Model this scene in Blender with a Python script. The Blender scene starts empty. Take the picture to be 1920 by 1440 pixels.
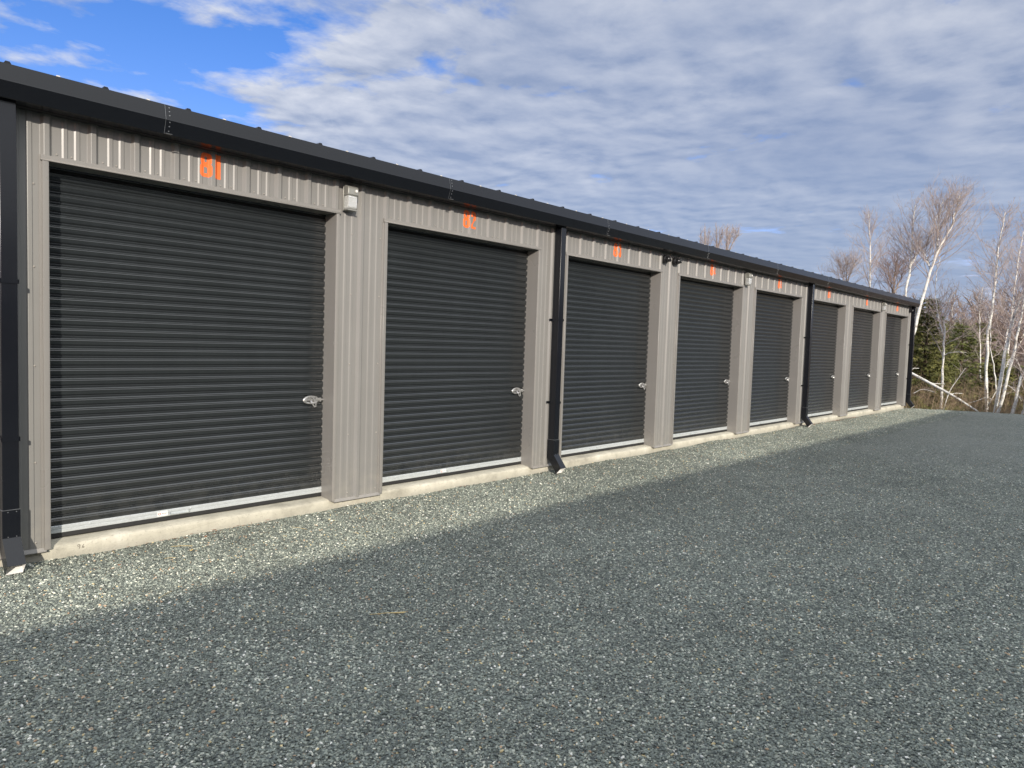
import bpy, math, random
import numpy as np
from mathutils import Vector, Matrix, Euler, noise as mnoise
R_ = math.radians
random.seed(7); rng = np.random.default_rng(7)
C = bpy.context.scene.collection
scene = bpy.context.scene

# ------------------------------------------------------------------ helpers
class MB:
    """collects polygons, builds ONE mesh object"""
    def __init__(s): s.v=[]; s.f=[]; s.mi=[]
    def add(s, v, f, mi=0):
        n=len(s.v); s.v.extend([tuple(p) for p in v]); s.f.extend([tuple(i+n for i in q) for q in f]); s.mi.extend([mi]*len(f)); return s
    def box(s, x0,y0,z0,x1,y1,z1, mi=0, skip=''):
        v=[(x0,y0,z0),(x1,y0,z0),(x1,y1,z0),(x0,y1,z0),(x0,y0,z1),(x1,y0,z1),(x1,y1,z1),(x0,y1,z1)]
        F={'b':(3,2,1,0),'t':(4,5,6,7),'f':(0,1,5,4),'r':(1,2,6,5),'k':(2,3,7,6),'l':(3,0,4,7)}
        return s.add(v,[q for k,q in F.items() if k not in skip],mi)
    def prism(s, prof, axis, a0, a1, mi=0, cap=True, closed=True):
        """prof: 2D points; axis x: (y,z); axis z: (x,y); axis y: (x,z)"""
        def P(p,a):
            return (a,p[0],p[1]) if axis=='x' else ((p[0],p[1],a) if axis=='z' else (p[0],a,p[1]))
        n=len(prof); v=[P(p,a0) for p in prof]+[P(p,a1) for p in prof]
        f=[(i,(i+1)%n,n+(i+1)%n,n+i) for i in range(n if closed else n-1)]
        if cap and closed: f+= [tuple(range(n))[::-1], tuple(range(n,2*n))]
        return s.add(v,f,mi)
    def tube(s, pts, rad, sides=6, mi=0, cap=True):
        pts=[Vector(p) for p in pts]; n=len(pts); v=[]; 
        ref=Vector((0.13,0.31,0.94))
        for i,p in enumerate(pts):
            d=(pts[min(i+1,n-1)]-pts[max(i-1,0)]).normalized()
            a=d.cross(ref if abs(d.dot(ref))<.95 else Vector((1,0,0))).normalized(); b=d.cross(a)
            r=rad[i] if hasattr(rad,'__len__') else rad
            for k in range(sides):
                t=2*math.pi*k/sides; v.append(p+a*(r*math.cos(t))+b*(r*math.sin(t)))
        f=[(i*sides+k,i*sides+(k+1)%sides,(i+1)*sides+(k+1)%sides,(i+1)*sides+k) for i in range(n-1) for k in range(sides)]
        if cap: f+=[tuple(range(sides))[::-1], tuple(range((n-1)*sides,n*sides))]
        return s.add(v,f,mi)
    def lathe(s, prof, center, axis=(0,-1,0), n=20, mi=0):
        """prof: (r, h) along axis"""
        ax=Vector(axis).normalized(); a=ax.orthogonal().normalized(); b=ax.cross(a); c=Vector(center); v=[]
        for r,h in prof:
            for k in range(n):
                t=2*math.pi*k/n; v.append(c+ax*h+a*(r*math.cos(t))+b*(r*math.sin(t)))
        f=[(i*n+k,i*n+(k+1)%n,(i+1)*n+(k+1)%n,(i+1)*n+k) for i in range(len(prof)-1) for k in range(n)]
        f+=[tuple(range(n))[::-1], tuple(range((len(prof)-1)*n,len(prof)*n))]
        return s.add(v,f,mi)
    def build(s, name, mats, parent=None, smooth=False, flip=False, sharp=None):
        me=bpy.data.meshes.new(name); me.from_pydata(s.v,[],s.f)
        if not isinstance(mats,(list,tuple)): mats=[mats]
        for m in mats: me.materials.append(m)
        if len(mats)>1: me.polygons.foreach_set('material_index', s.mi)
        if flip: me.flip_normals()
        if smooth:
            me.shade_smooth()
            if sharp: me.set_sharp_from_angle(angle=R_(sharp))
        o=bpy.data.objects.new(name,me); C.objects.link(o)
        if parent: o.parent=parent
        return o
def bevel(o, w, seg=2):
    m=o.modifiers.new('bevel','BEVEL'); m.width=w; m.segments=seg; m.limit_method='ANGLE'; m.angle_limit=R_(40)
    o.data.shade_smooth(); o.data.set_sharp_from_angle(angle=R_(40)); return o
def tag(o,label=None,cat=None,group=None,kind=None):
    if label: o['label']=label
    if cat: o['category']=cat
    if group: o['group']=group
    if kind: o['kind']=kind
    return o
def empty(name,loc=(0,0,0)):
    o=bpy.data.objects.new(name,None); o.location=loc; o.empty_display_size=.1; C.objects.link(o); return o
def dup(o,parent=None,skip=()):
    c=o.copy(); C.objects.link(c)
    if parent: c.parent=parent
    for ch in list(o.children):
        if not ch.name.split('.')[0] in skip: dup(ch,c,skip)
    return c

# ------------------------------------------------------------------ materials
class N:
    def __init__(s,mat):
        mat.use_nodes=True; s.t=mat.node_tree; s.t.nodes.clear()
    def n(s,typ,ins=None,**kw):
        d=s.t.nodes.new(typ)
        for k,v in kw.items(): setattr(d,k,v)
        for k,v in (ins or {}).items():
            so=d.inputs[k]
            if isinstance(v,bpy.types.NodeSocket): s.t.links.new(v,so)
            elif v is not None: so.default_value=v
        return d
    def math(s,op,a,b=None,c=None,clamp=False):
        d=s.n('ShaderNodeMath',{0:a,**({1:b} if b is not None else {}),**({2:c} if c is not None else {})},operation=op); d.use_clamp=clamp; return d.outputs[0]
    def mix(s,f,a,b,bt='MIX'):
        d=s.n('ShaderNodeMix',None,data_type='RGBA',blend_type=bt)
        for k,v in ((0,f),(6,a),(7,b)):
            if isinstance(v,bpy.types.NodeSocket): s.t.links.new(v,d.inputs[k])
            else: d.inputs[k].default_value=v if k==0 else (*v[:3],1)
        return d.outputs[2]
    def ramp(s,f,stops,interp='LINEAR'):
        d=s.n('ShaderNodeValToRGB',{0:f}); d.color_ramp.interpolation=interp; e=d.color_ramp.elements
        while len(e)<len(stops): e.new(.5)
        for i,(p,c) in enumerate(stops):
            e[i].position=p; e[i].color=(*c[:3],1) if hasattr(c,'__len__') else (c,c,c,1)
        return d.outputs[0]
    def mapr(s,v,a,b,c=0,d=1):
        return s.n('ShaderNodeMapRange',{0:v,1:a,2:b,3:c,4:d}).outputs[0]
    def noise(s,vec,scale,detail=3,rough=.5,out=0):
        return s.n('ShaderNodeTexNoise',{'Vector':vec,'Scale':scale,'Detail':detail,'Roughness':rough}).outputs[out]
    def pos(s,sc=None):
        p=s.n('ShaderNodeNewGeometry').outputs['Position']
        if sc: p=s.n('ShaderNodeVectorMath',{0:p,1:sc},operation='MULTIPLY').outputs[0]
        return p
    def obj(s,sc=None):
        p=s.n('ShaderNodeTexCoord').outputs['Object']
        if sc: p=s.n('ShaderNodeVectorMath',{0:p,1:sc},operation='MULTIPLY').outputs[0]
        return p
    def bsdf(s,col,rough=.5,metal=0,spec=.5,normal=None,coat=0,coat_r=.1,emit=None,trans=0,alpha=None):
        b=s.n('ShaderNodeBsdfPrincipled',{'Base Color':col if isinstance(col,bpy.types.NodeSocket) else (*col[:3],1),'Roughness':rough,'Metallic':metal,'Specular IOR Level':spec,'Coat Weight':coat,'Coat Roughness':coat_r,'Transmission Weight':trans})
        if normal is not None: s.t.links.new(normal,b.inputs['Normal'])
        o=s.n('ShaderNodeOutputMaterial',{0:b.outputs[0]}); return b
    def bump(s,h,strength=.3,dist=.01,normal=None):
        return s.n('ShaderNodeBump',{'Height':h,'Strength':strength,'Distance':dist,**({'Normal':normal} if normal is not None else {})}).outputs[0]
def mat(name): return bpy.data.materials.new(name)

def m_paint(name,col,rough=.4,var=.06,oil=.0004,spec=.5,coat=0,dirt=None):
    m=mat(name); k=N(m); p=k.pos()
    v=k.noise(p,3.1,4); v2=k.noise(k.pos((6,6,.35)),4,3)
    f=k.mapr(k.math('ADD',k.math('MULTIPLY',v,.5),k.math('MULTIPLY',v2,.5)),.3,.7,1-var,1+var)
    c=k.mix(1.0,(*col,1),k.n('ShaderNodeCombineColor',{0:f,1:f,2:f}).outputs[0],'MULTIPLY')
    if dirt:
        z=k.n('ShaderNodeSeparateXYZ',{0:p}).outputs[2]
        d=k.math('MULTIPLY',k.mapr(z,.55,.08,0,1),k.mapr(k.noise(p,9,5,.65),.35,.75,0,.55),clamp=True)
        c=k.mix(d,c,(*dirt,1))
    r=k.mapr(k.noise(p,2.3,3,.5),.3,.7,rough-.03,rough+.04)
    k.bsdf(c,r,0,spec,None,coat)
    return m
M={}
M['taupe']=m_paint('taupe_painted_steel',(.220,.215,.203),.35,.05,spec=.38,dirt=(.34,.32,.27))
M['trim']=m_paint('taupe_trim_steel',(.232,.223,.208),.29,.04,dirt=(.36,.33,.28))
M['black']=m_paint('black_painted_steel',(.006,.007,.010),.24,.10,.0005)
M['gutter']=m_paint('charcoal_gutter_steel',(.005,.006,.0085),.22,.08,.0003)
M['door']=m_paint('charcoal_roller_steel',(.020,.0232,.0250),.16,.14,.0003,spec=.95,dirt=(.10,.10,.09))
M['soffit']=m_paint('soffit_steel',(.02,.02,.022),.5,.05)
M['roof']=m_paint('roof_steel',(.03,.032,.037),.32,.08)
M['dark']=m_paint('dark_interior',(.01,.01,.01),.8,.05)
def m_galv():
    m=mat('galvanised_steel'); k=N(m); p=k.pos((1,1,1))
    v=k.n('ShaderNodeTexVoronoi',{'Vector':p,'Scale':90}).outputs[0]
    c=k.ramp(v,[(0,(.50,.53,.54)),(1,(.62,.66,.66))]); s=k.noise(k.pos((3,3,40)),3,3)
    k.bsdf(k.mix(k.mapr(s,.45,.7,0,.35),c,(.42,.43,.41)),.36,.25,.5,k.bump(s,.2,.003)); return m
M['galv']=m_galv()
def m_simple(name,col,rough=.5,metal=0,bumpy=0,var=.15,scale=30,spec=.5,trans=0):
    m=mat(name); k=N(m); p=k.obj(); v=k.noise(p,scale,4,.6)
    f=k.mapr(v,.3,.7,1-var,1+var)
    c=k.mix(1.0,(*col,1),k.n('ShaderNodeCombineColor',{0:f,1:f,2:f}).outputs[0],'MULTIPLY')
    k.bsdf(c,k.mapr(v,.3,.7,max(.02,rough-.06),rough+.06),metal,spec,k.bump(v,bumpy,.004) if bumpy else None,trans=trans); return m
M['chrome']=m_simple('zinc_plated_steel',(.50,.50,.49),.30,.7,.1,.08)
M['rubber']=m_simple('black_rubber',(.018,.018,.018),.7,0,.3)
M['orange']=m_simple('orange_paint',(.90,.17,.035),.5,0,.1,.08)
M['white']=m_simple('white_plastic',(.78,.77,.74),.45,0,0,.04)
M['cap']=m_simple('pale_closure_foam',(.62,.6,.55),.6,0,.2,.1)
M['bronze']=m_simple('grey_lamp_metal',(.30,.30,.27),.35,.4,.1,.1)
M['silverseam']=m_simple('bare_cut_edge',(.22,.23,.24),.35,.6,0,.1)
M['screw']=m_simple('painted_screw',(.36,.335,.3),.35,.2,0,.1)
M['camblack']=m_simple('black_camera_plastic',(.014,.014,.015),.28,0,0,.1)
M['red']=m_simple('red_print',(.6,.05,.04),.5)
M['ink']=m_simple('dark_marker_ink',(.10,.08,.07),.7)
def m_glass():
    m=mat('prismatic_lens'); k=N(m); p=k.obj()
    v=k.n('ShaderNodeTexVoronoi',{'Vector':p,'Scale':120}).outputs[0]
    k.bsdf((.86,.88,.85),.16,0,.6,k.bump(v,.9,.004),trans=.55); return m
M['lens']=m_glass()
def m_concrete():
    m=mat('pale_concrete'); k=N(m); p=k.pos()
    a=k.noise(p,3.2,6,.6); b=k.noise(p,45,5,.65); st=k.noise(k.pos((9,9,1.2)),1.6,4)
    c=k.ramp(a,[(.3,(.34,.32,.26)),(.45,(.50,.475,.385)),(.6,(.58,.55,.45)),(.74,(.68,.66,.57))])
    c=k.mix(k.mapr(st,.5,.75,0,.4),c,(.36,.34,.28)); c=k.mix(k.mapr(b,.58,.72,0,.7),c,(.27,.25,.21)); cr=k.n('ShaderNodeTexVoronoi',{'Vector':k.pos((1.4,1.4,2.4)),'Scale':1.3},feature='DISTANCE_TO_EDGE').outputs[0]; c=k.mix(k.mapr(cr,.0,.005,.3,0),c,(.22,.2,.17))
    z=k.n('ShaderNodeSeparateXYZ',{0:p}).outputs[2]
    c=k.mix(k.math('MULTIPLY',k.mapr(z,.055,0.0,0,.6),k.mapr(a,.35,.65,.3,1)),c,(.27,.265,.23))
    k.bsdf(c,.85,0,.25,k.bump(k.math('ADD',b,k.math('MULTIPLY',a,2)),.5,.006)); return m
M['concrete']=m_concrete()

STONE=[(0,(0.120,0.136,0.119)),(.22,(0.171,0.193,0.166)),(.45,(0.222,0.249,0.213)),(.66,(0.286,0.313,0.260)),(.80,(0.365,0.389,0.319)),(.875,(0.457,0.476,0.393)),(.938,(0.685,0.684,0.564)),(.968,(0.836,0.820,0.724)),(.98,(0.479,0.336,0.213)),(.990,(0.628,0.510,0.276)),(1,(0.171,0.151,0.139))]
def m_gravel():
    m=mat('crushed_gravel'); k=N(m); p=k.pos((1,1,0))
    w=k.n('ShaderNodeVectorMath',{0:k.noise(p,60,2,.5,1),1:(.010,.010,0)},operation='MULTIPLY').outputs[0]
    p2=k.n('ShaderNodeVectorMath',{0:p,1:w},operation='ADD').outputs[0]
    V=k.n('ShaderNodeTexVoronoi',{'Vector':p2,'Scale':72.0,'Randomness':1.0}); V2=k.n('ShaderNodeTexVoronoi',{'Vector':p2,'Scale':125.0})
    sep=k.n('ShaderNodeSeparateColor',{0:V.outputs['Color']}); sep2=k.n('ShaderNodeSeparateColor',{0:V2.outputs['Color']})
    c1=k.ramp(sep.outputs[0],STONE,'CONSTANT'); c2=k.ramp(sep2.outputs[0],STONE,'CONSTANT')
    pick=k.math('GREATER_THAN',sep.outputs[1],.62)
    c=k.mix(pick,c1,c2)
    d=k.n('ShaderNodeMix',{0:pick,2:V.outputs['Distance'],3:V2.outputs['Distance']}).outputs[0]
    crev=k.mapr(d,.45,.8,0,.7); c=k.mix(crev,c,(.045,.050,.050))   # shade in the gaps between the stones, painted into the colour
    big=k.noise(p,.35,4,.6); dust=k.mapr(big,.4,.65,0,.30); c=k.mix(dust,c,(.30,.31,.27))
    med=k.noise(p,2.2,4,.6); c=k.mix(k.mapr(med,.5,.75,0,.28),c,(.12,.14,.145))
    # each stone a tilted face
    tilt=k.n('ShaderNodeVectorMath',{0:V.outputs['Color'],1:(.5,.5,.5)},operation='SUBTRACT').outputs[0]
    tilt=k.n('ShaderNodeVectorMath',{0:tilt,1:(2.6,2.6,0)},operation='MULTIPLY').outputs[0]
    nn=k.n('ShaderNodeVectorMath',{0:k.n('ShaderNodeNewGeometry').outputs['Normal'],1:tilt},operation='ADD').outputs[0]
    nn=k.n('ShaderNodeVectorMath',{0:nn},operation='NORMALIZE').outputs[0]
    h=k.math('SUBTRACT',1,d)
    k.bsdf(c,.72,0,.35,k.bump(h,.9,.008,nn)); return m
M['gravel']=m_gravel()
def m_stone():
    m=mat('crushed_stone'); k=N(m); r=k.n('ShaderNodeObjectInfo').outputs['Random']
    c=k.ramp(r,STONE,'CONSTANT'); v=k.noise(k.obj(),2.5,3); f=k.math('MULTIPLY',k.mapr(v,.3,.7,.8,1.25),k.math('MULTIPLY',k.mapr(k.noise(k.pos((1,1,0)),.35,4,.6),.35,.65,.88,1.14),k.mapr(k.noise(k.pos((1,1,0)),2.2,4,.6),.35,.7,1.10,.84)))
    c=k.mix(1.0,c,k.n('ShaderNodeCombineColor',{0:f,1:f,2:f}).outputs[0],'MULTIPLY')
    k.bsdf(c,.7,0,.35); return m
M['stone']=m_stone()
def m_floor():
    m=mat('forest_floor'); k=N(m); p=k.pos((1,1,.6))
    a=k.noise(p,.35,6,.65); b=k.noise(p,7,6,.7)
    c=k.ramp(a,[(.3,(.05,.045,.022)),(.5,(.13,.095,.05)),(.7,(.24,.18,.10))]); c=k.mix(k.mapr(b,.45,.7,0,.6),c,(.045,.034,.022))
    k.bsdf(c,.95,0,.1,k.bump(b,1,.08)); return m
M['floor']=m_floor()
def m_birch():
    m=mat('birch_bark'); k=N(m); p=k.pos((4,4,18)); b=k.noise(p,1.3,4,.6); b2=k.noise(k.pos((1,1,2.2)),1.6,3)
    c=k.ramp(b,[(.31,(.05,.04,.035)),(.38,(.62,.60,.54)),(.7,(.86,.85,.80))]); c=k.mix(k.mapr(b2,.6,.72,0,.75),c,(.20,.17,.14))
    k.bsdf(c,.75,0,.2,k.bump(b,.4,.01)); return m
M['birch']=m_birch()
def m_bark(name,c0,c1):
    m=mat(name); k=N(m); b=k.noise(k.pos((6,6,2)),2.5,5,.65)
    k.bsdf(k.ramp(b,[(.3,c0),(.7,c1)]),.85,0,.15,k.bump(b,.6,.01)); return m
M['twig']=m_bark('birch_twig_bark',(.27,.22,.20),(.52,.45,.42))
M['twig_far']=m_bark('purple_brown_twig_bark',(.19,.135,.12),(.36,.28,.245))
M['bark']=m_bark('grey_brown_bark',(.12,.09,.07),(.36,.30,.25))
M['sbark']=m_bark('spruce_bark',(.06,.045,.035),(.16,.12,.09))
M['brush']=m_bark('dry_brush_stems',(.14,.09,.06),(.44,.34,.22))
M['straw']=m_bark('dry_straw',(.50,.36,.14),(.72,.58,.30))
M['rust']=m_bark('red_brown_leaf',(.22,.07,.03),(.36,.14,.06))
def m_needle(name,cols):
    m=mat(name); k=N(m); a=k.noise(k.pos(),1.1,3,.6); b=k.noise(k.pos(),9,3)
    c=k.ramp(k.math('ADD',k.math('MULTIPLY',a,.6),k.math('MULTIPLY',b,.4)),[(.33,cols[0]),(.52,cols[1]),(.7,cols[2])])
    k.bsdf(c,.65,0,.25); return m
M['spruce']=m_needle('spruce_needles',[(.11,.12,.042),(.22,.225,.075),(.40,.37,.14)])
M['pine']=m_needle('pale_needles',[(.09,.115,.035),(.19,.215,.065),(.33,.33,.12)])
M['shrub']=m_needle('dry_green_grass',[(.07,.08,.02),(.16,.16,.05),(.28,.26,.10)])

# ------------------------------------------------------------------ the camera as measured from the photograph
F_PX=1347.37; CAM=Vector((-1.6121,-5.9885,1.7362))
FW=Vector((0.7432,0.6665,-0.0594)).normalized(); RT=Vector((0.6687,-0.7428,0.0326)); RT=(RT-FW*RT.dot(FW)).normalized(); UP=RT.cross(FW)
def ray(px,py): return FW+RT*((px-960)/F_PX)-UP*((py-720)/F_PX)
def atX(px,py,X):
    d=ray(px,py); return CAM+d*((X-CAM.x)/d.x)
def atZ(px,py,z=0):
    d=ray(px,py); return CAM+d*((z-CAM.z)/d.z)
cd=bpy.data.cameras.new('camera'); co=bpy.data.objects.new('camera',cd); C.objects.link(co)
cd.sensor_width=36; cd.lens=F_PX/1920*36; cd.clip_start=.05; cd.clip_end=2000
mw=Matrix(((RT.x,UP.x,-FW.x,CAM.x),(RT.y,UP.y,-FW.y,CAM.y),(RT.z,UP.z,-FW.z,CAM.z),(0,0,0,1))); co.matrix_world=mw
scene.camera=co

# ------------------------------------------------------------------ storage building
P=3.048; W=2.483; ZB=.08; ZL=2.9486; ZT=3.245; D=.20    # unit pitch, opening, cladding bottom, lintel, soffit, door recess
OL,OR,OT=.030,2.455,2.915                             # clear opening inside the trims
PER=.3048
def ribs(x0,x1,base=.026):
    """front cladding profile: a deep rib every foot and two shallow ones between"""
    pts=[]; k0=int(math.floor(x0/PER))-1; k1=int(math.ceil(x1/PER))+1
    for k in range(k0,k1):
        a=k*PER
        for dx,y in ((-.024,base),(-.019,base-.0015),(-.002,.0045),(.002,.003),(.031,.003),(.035,.0045),(.052,base-.0015),(.057,base),
                     (.116,base),(.128,base-.0060),(.152,base-.0062),(.158,base),
                     (.196,base),(.208,base-.0060),(.232,base-.0062),(.238,base)):
            pts.append((a+dx,y))
    out=[]
    def yat(x):
        for i in range(len(pts)-1):
            if pts[i][0]<=x<=pts[i+1][0]:
                t=(x-pts[i][0])/(pts[i+1][0]-pts[i][0]); return pts[i][1]+t*(pts[i+1][1]-pts[i][1])
        return base
    out=[(x0,yat(x0))]+[q for q in pts if x0<q[0]<x1]+[(x1,yat(x1))]
    return out,yat
def screw(mb,x,y,z,r=.0075,axis=(0,-1,0)):
    mb.lathe([(r*1.5,0),(r*1.5,.0015),(r,.002),(r,.006),(r*.6,.0075)],(x,y,z),axis,7)

def roller_door(root,k,first):
    X0=k*P
    if first is not None:
        o=dup(first,root); o.location.x=X0; return o
    mb=MB(); prof=[]; z=.212; per=.0765
    top=3.05
    sh=[(0,-.006),(.002,-.006),(.0035,-.0050),(.0130,.0110),(.0145,.0122),(.0165,.0126),(.035,.0128),(.0365,.0136),(.0385,.0154),(.0402,.0164),(.0420,.0162),(.0438,.0150),(.0455,.0138),(.0475,.0134),(.0490,.0138),(.0507,.0154),(.0525,.0164),(.0545,.0162),(.0565,.0148),(.0588,.0128),(.0625,.0095),(.0665,.0050),(.0705,-.0005),(.0740,-.0052)]
    while z<top:
        for dz,dy in sh: prof.append((D+.002-dy,z+dz))
        z+=per
    mb.prism(prof,'x',OL-.02,OR+.03,closed=False)
    o=mb.build('roller_door',M['door'],root,smooth=True); o.location=(X0,0,0)
    # side guides, dark
    g=MB(); g.box(OL-.002,D+.004,.115,OL+.012,D+.03,3.0); g.box(OR+.006,D-.022,.115,OR+.02,D+.03,3.0); g.box(OL,D-.004,2.83,OR,D+.02,2.99)
    g.build('door_guide',M['dark'],o)
    r=MB(); y=D-.012
    r.prism([(y+.018,.158),(y,.158),(y-.002,.161),(y-.002,.181),(y+.003,.184),(y+.003,.188),(y-.001,.191),(y-.001,.210),(y+.003,.214),(y+.018,.214)],'x',OL+.006,OR+.004)
    r.box(.95,y-.026,.170,1.12,y-.002,.174); r.box(.95,y-.026,.174,.953,y-.003,.196); r.box(1.117,y-.026,.174,1.12,y-.003,.196)
    for x in (.93,1.14,OL+.03,OR-.05,1.9,.35): screw(r,x,y-.001,.198,.005)
    r.build('bottom_rail',M['galv'],o)
    s=MB(); s.prism([(y+.018,.120),(y+.002,.120),(y-.002,.128),(y,.158),(y+.018,.158)],'x',OL+.006,OR+.004); s.build('bottom_seal',M['rubber'],o)
    # slide-bolt latch with a hanging hasp, zinc plated
    h=MB(); cx,cz=OR-.135,1.095; yy=D-.0115
    n=28; ring=[]
    def lens(a,sc): 
        t=2*math.pi*a/n; return (cx+.092*sc*math.copysign(abs(math.cos(t))**.9,math.cos(t)), cz+.044*sc*math.copysign(abs(math.sin(t))**1.15,math.sin(t)))
    loops=[(1.0,0),(1.0,-.003),(.93,-.010),(.84,-.013),(.60,-.010),(.52,-.004)]
    v=[(lens(a,sc)[0],yy+dy,lens(a,sc)[1]) for sc,dy in loops for a in range(n)]
    f=[(i*n+a,i*n+(a+1)%n,(i+1)*n+(a+1)%n,(i+1)*n+a) for i in range(len(loops)-1) for a in range(n)]+[tuple(range((len(loops)-1)*n,len(loops)*n))]
    h.add(v,[q[::-1] for q in f])
    h.box(cx-.012,yy-.022,cz-.006,cx+.145,yy-.012,cz+.010)                 # the bolt running to the jamb
    h.box(cx+.085,yy-.024,cz-.018,cx+.100,yy,cz+.020)
    h.tube([(cx+.012,yy-.018,cz+.018),(cx+.016,yy-.034,cz+.010),(cx+.030,yy-.040,cz-.030),(cx+.032,yy-.036,cz-.062)],[.006,.007,.008,.006],8)
    h.tube([(cx-.012,yy-.018,cz-.008),(cx-.006,yy-.036,cz-.030),(cx+.004,yy-.038,cz-.050)],[.008,.009,.006],8)
    h.tube([(cx+.002,yy-.037,cz-.050),(cx+.018,yy-.040,cz-.066),(cx+.036,yy-.036,cz-.060)],[.006,.007,.007],8)
    h.box(cx-.010,yy-.020,cz+.020,cx+.030,yy-.010,cz+.034)
    for dx in (-.062,.066): screw(h,cx+dx,yy-.012,cz,.006)
    h.box(cx-.052,yy-.0128,cz-.014,cx-.018,yy-.0045,cz-.006,1); h.lathe([(.007,0),(.007,.009)],(cx+.046,yy-.004,cz-.004),(0,-1,0),10,1)
    h.build('latch',[M['chrome'],M['dark']],o,smooth=True,sharp=35)
    return o

def door_frame(root,k,first):
    X0=k*P
    if first is not None:
        o=dup(first,root); o.location.x=X0; return o
    m=MB()
    # jamb returns with a small outer leg: L-shaped profiles in plan
    m.prism([(-.012,.030),(-.012,0),(OL-.012,-.0),(OL,.004),(OL,D+.03),(OL-.006,D+.03),(OL-.006,.030)],'z',ZB+.012,OT)
    m.prism([(OR+.006,D+.03),(OR,D+.03),(OR,.004),(OR+.010,0),(W+.003,0),(W+.003,.030),(OR+.006,.030)],'z',ZB+.012,OT)
    m.prism([(-.028,.029),(-.028,.018),(-.012,.018),(-.012,.029)],'z',ZB+.013,OT)
    m.prism([(W+.003,.029),(W+.003,.018),(W+.022,.018),(W+.022,.029)],'z',ZB+.013,OT)
    # lintel trim: drip lip, face and soffit return
    m.prism([(D+.03,OT+.006),(D+.03,OT),(.006,OT),(-.004,OT-.002),(-.005,OT+.006),(-.001,OT+.010),(-.001,ZL+.005),(.010,ZL+.006),(.030,ZL+.006),(.030,OT+.006)],'x',-.022,W+.016)
    o=m.build('door_frame',M['trim'],root); o.location=(X0,0,0); bevel(o,.0018,1)
    return o

def digit_fn(ch):
    """bold condensed digit in a 0..1 x 0..1 cell -> inside(u,v)"""
    A=.53; T=.35
    def rr(u,v,cu,cv,hu,hv,r):
        dx=abs((u-cu))*A-(hu*A-r); dy=abs(v-cv)-(hv-r)
        return math.hypot(max(dx,0),max(dy,0))+min(max(dx,dy),0)-r
    def ringf(cv,hu,hv,u,v,r=.17,cu=.5):
        return rr(u,v,cu,cv,hu,hv,r)<0 and not rr(u,v,cu,cv,hu-T,hv-.15,.035)<0
    if ch=='8': return lambda u,v: ringf(.73,.44,.27,u,v) or ringf(.28,.5,.28,u,v)
    if ch=='1': return lambda u,v: .16<u<.82
    if ch=='2': return lambda u,v: (v>.5 and ringf(.71,.5,.29,u,v) and not (v<.66 and u<.5)) or (v<.14) or (.10<v<.62 and abs((u)-(.10+.72*(v-.10)/.52))<.20)
    if ch=='3': return lambda u,v: (ringf(.73,.48,.27,u,v) or ringf(.28,.5,.28,u,v)) and not (u<.45 and .22+.10<v<.68)
    if ch=='4': return lambda u,v: (.52<u<.84) or (.16<v<.30) or (v>.2 and abs(u-(.05+.55*(v-.16)/.84))<.17)
    if ch=='5': return lambda u,v: v>.87 and u>.04 or (.50<v<=.9 and .04<u<.33) or (ringf(.30,.5,.30,u,v,.17) and not (u<.4 and .27<v<.42))
    if ch=='6': return lambda u,v: ringf(.28,.5,.28,u,v) or (v>.28 and ringf(.5,.5,.5,u,v) and not (u>.5 and v<.72))
    if ch=='7': return lambda u,v: v>.87 or (abs(u-(.28+.5*v))<.18)
    return lambda u,v: False
def unit_number(root,txt,k,yat):
    mb=MB(); H=.198; z0=3.022; cell=.0024; wd=.098; gap=.010
    total=wd*2+gap if txt[1]!='1' else wd+.085
    x=k*P+1.218-total/2
    for ch in txt:
        fn=digit_fn(ch); w=wd if ch!='1' else .085
        nx=int(w/cell); nz=int(H/cell)
        for i in range(nx):
            u=(i+.5)/nx; xa=x+i*w/nx; xb=x+(i+1)*w/nx; ya,yb=yat(xa)-.0012,yat(xb)-.0012; st=None
            for j in range(nz+1):
                ins=j<nz and fn(u,(j+.5)/nz)
                if ins and st is None: st=j
                if not ins and st is not None:
                    za,zb=z0+st*H/nz,z0+j*H/nz
                    mb.add([(xa,ya,za),(xb,yb,za),(xb,yb,zb),(xa,ya,zb)],[(0,1,2,3)]); st=None
        x+=w+gap
    o=mb.build('unit_number',M['orange'],root); o['label']='orange painted unit number '+txt+' above its door'
    return o

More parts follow.
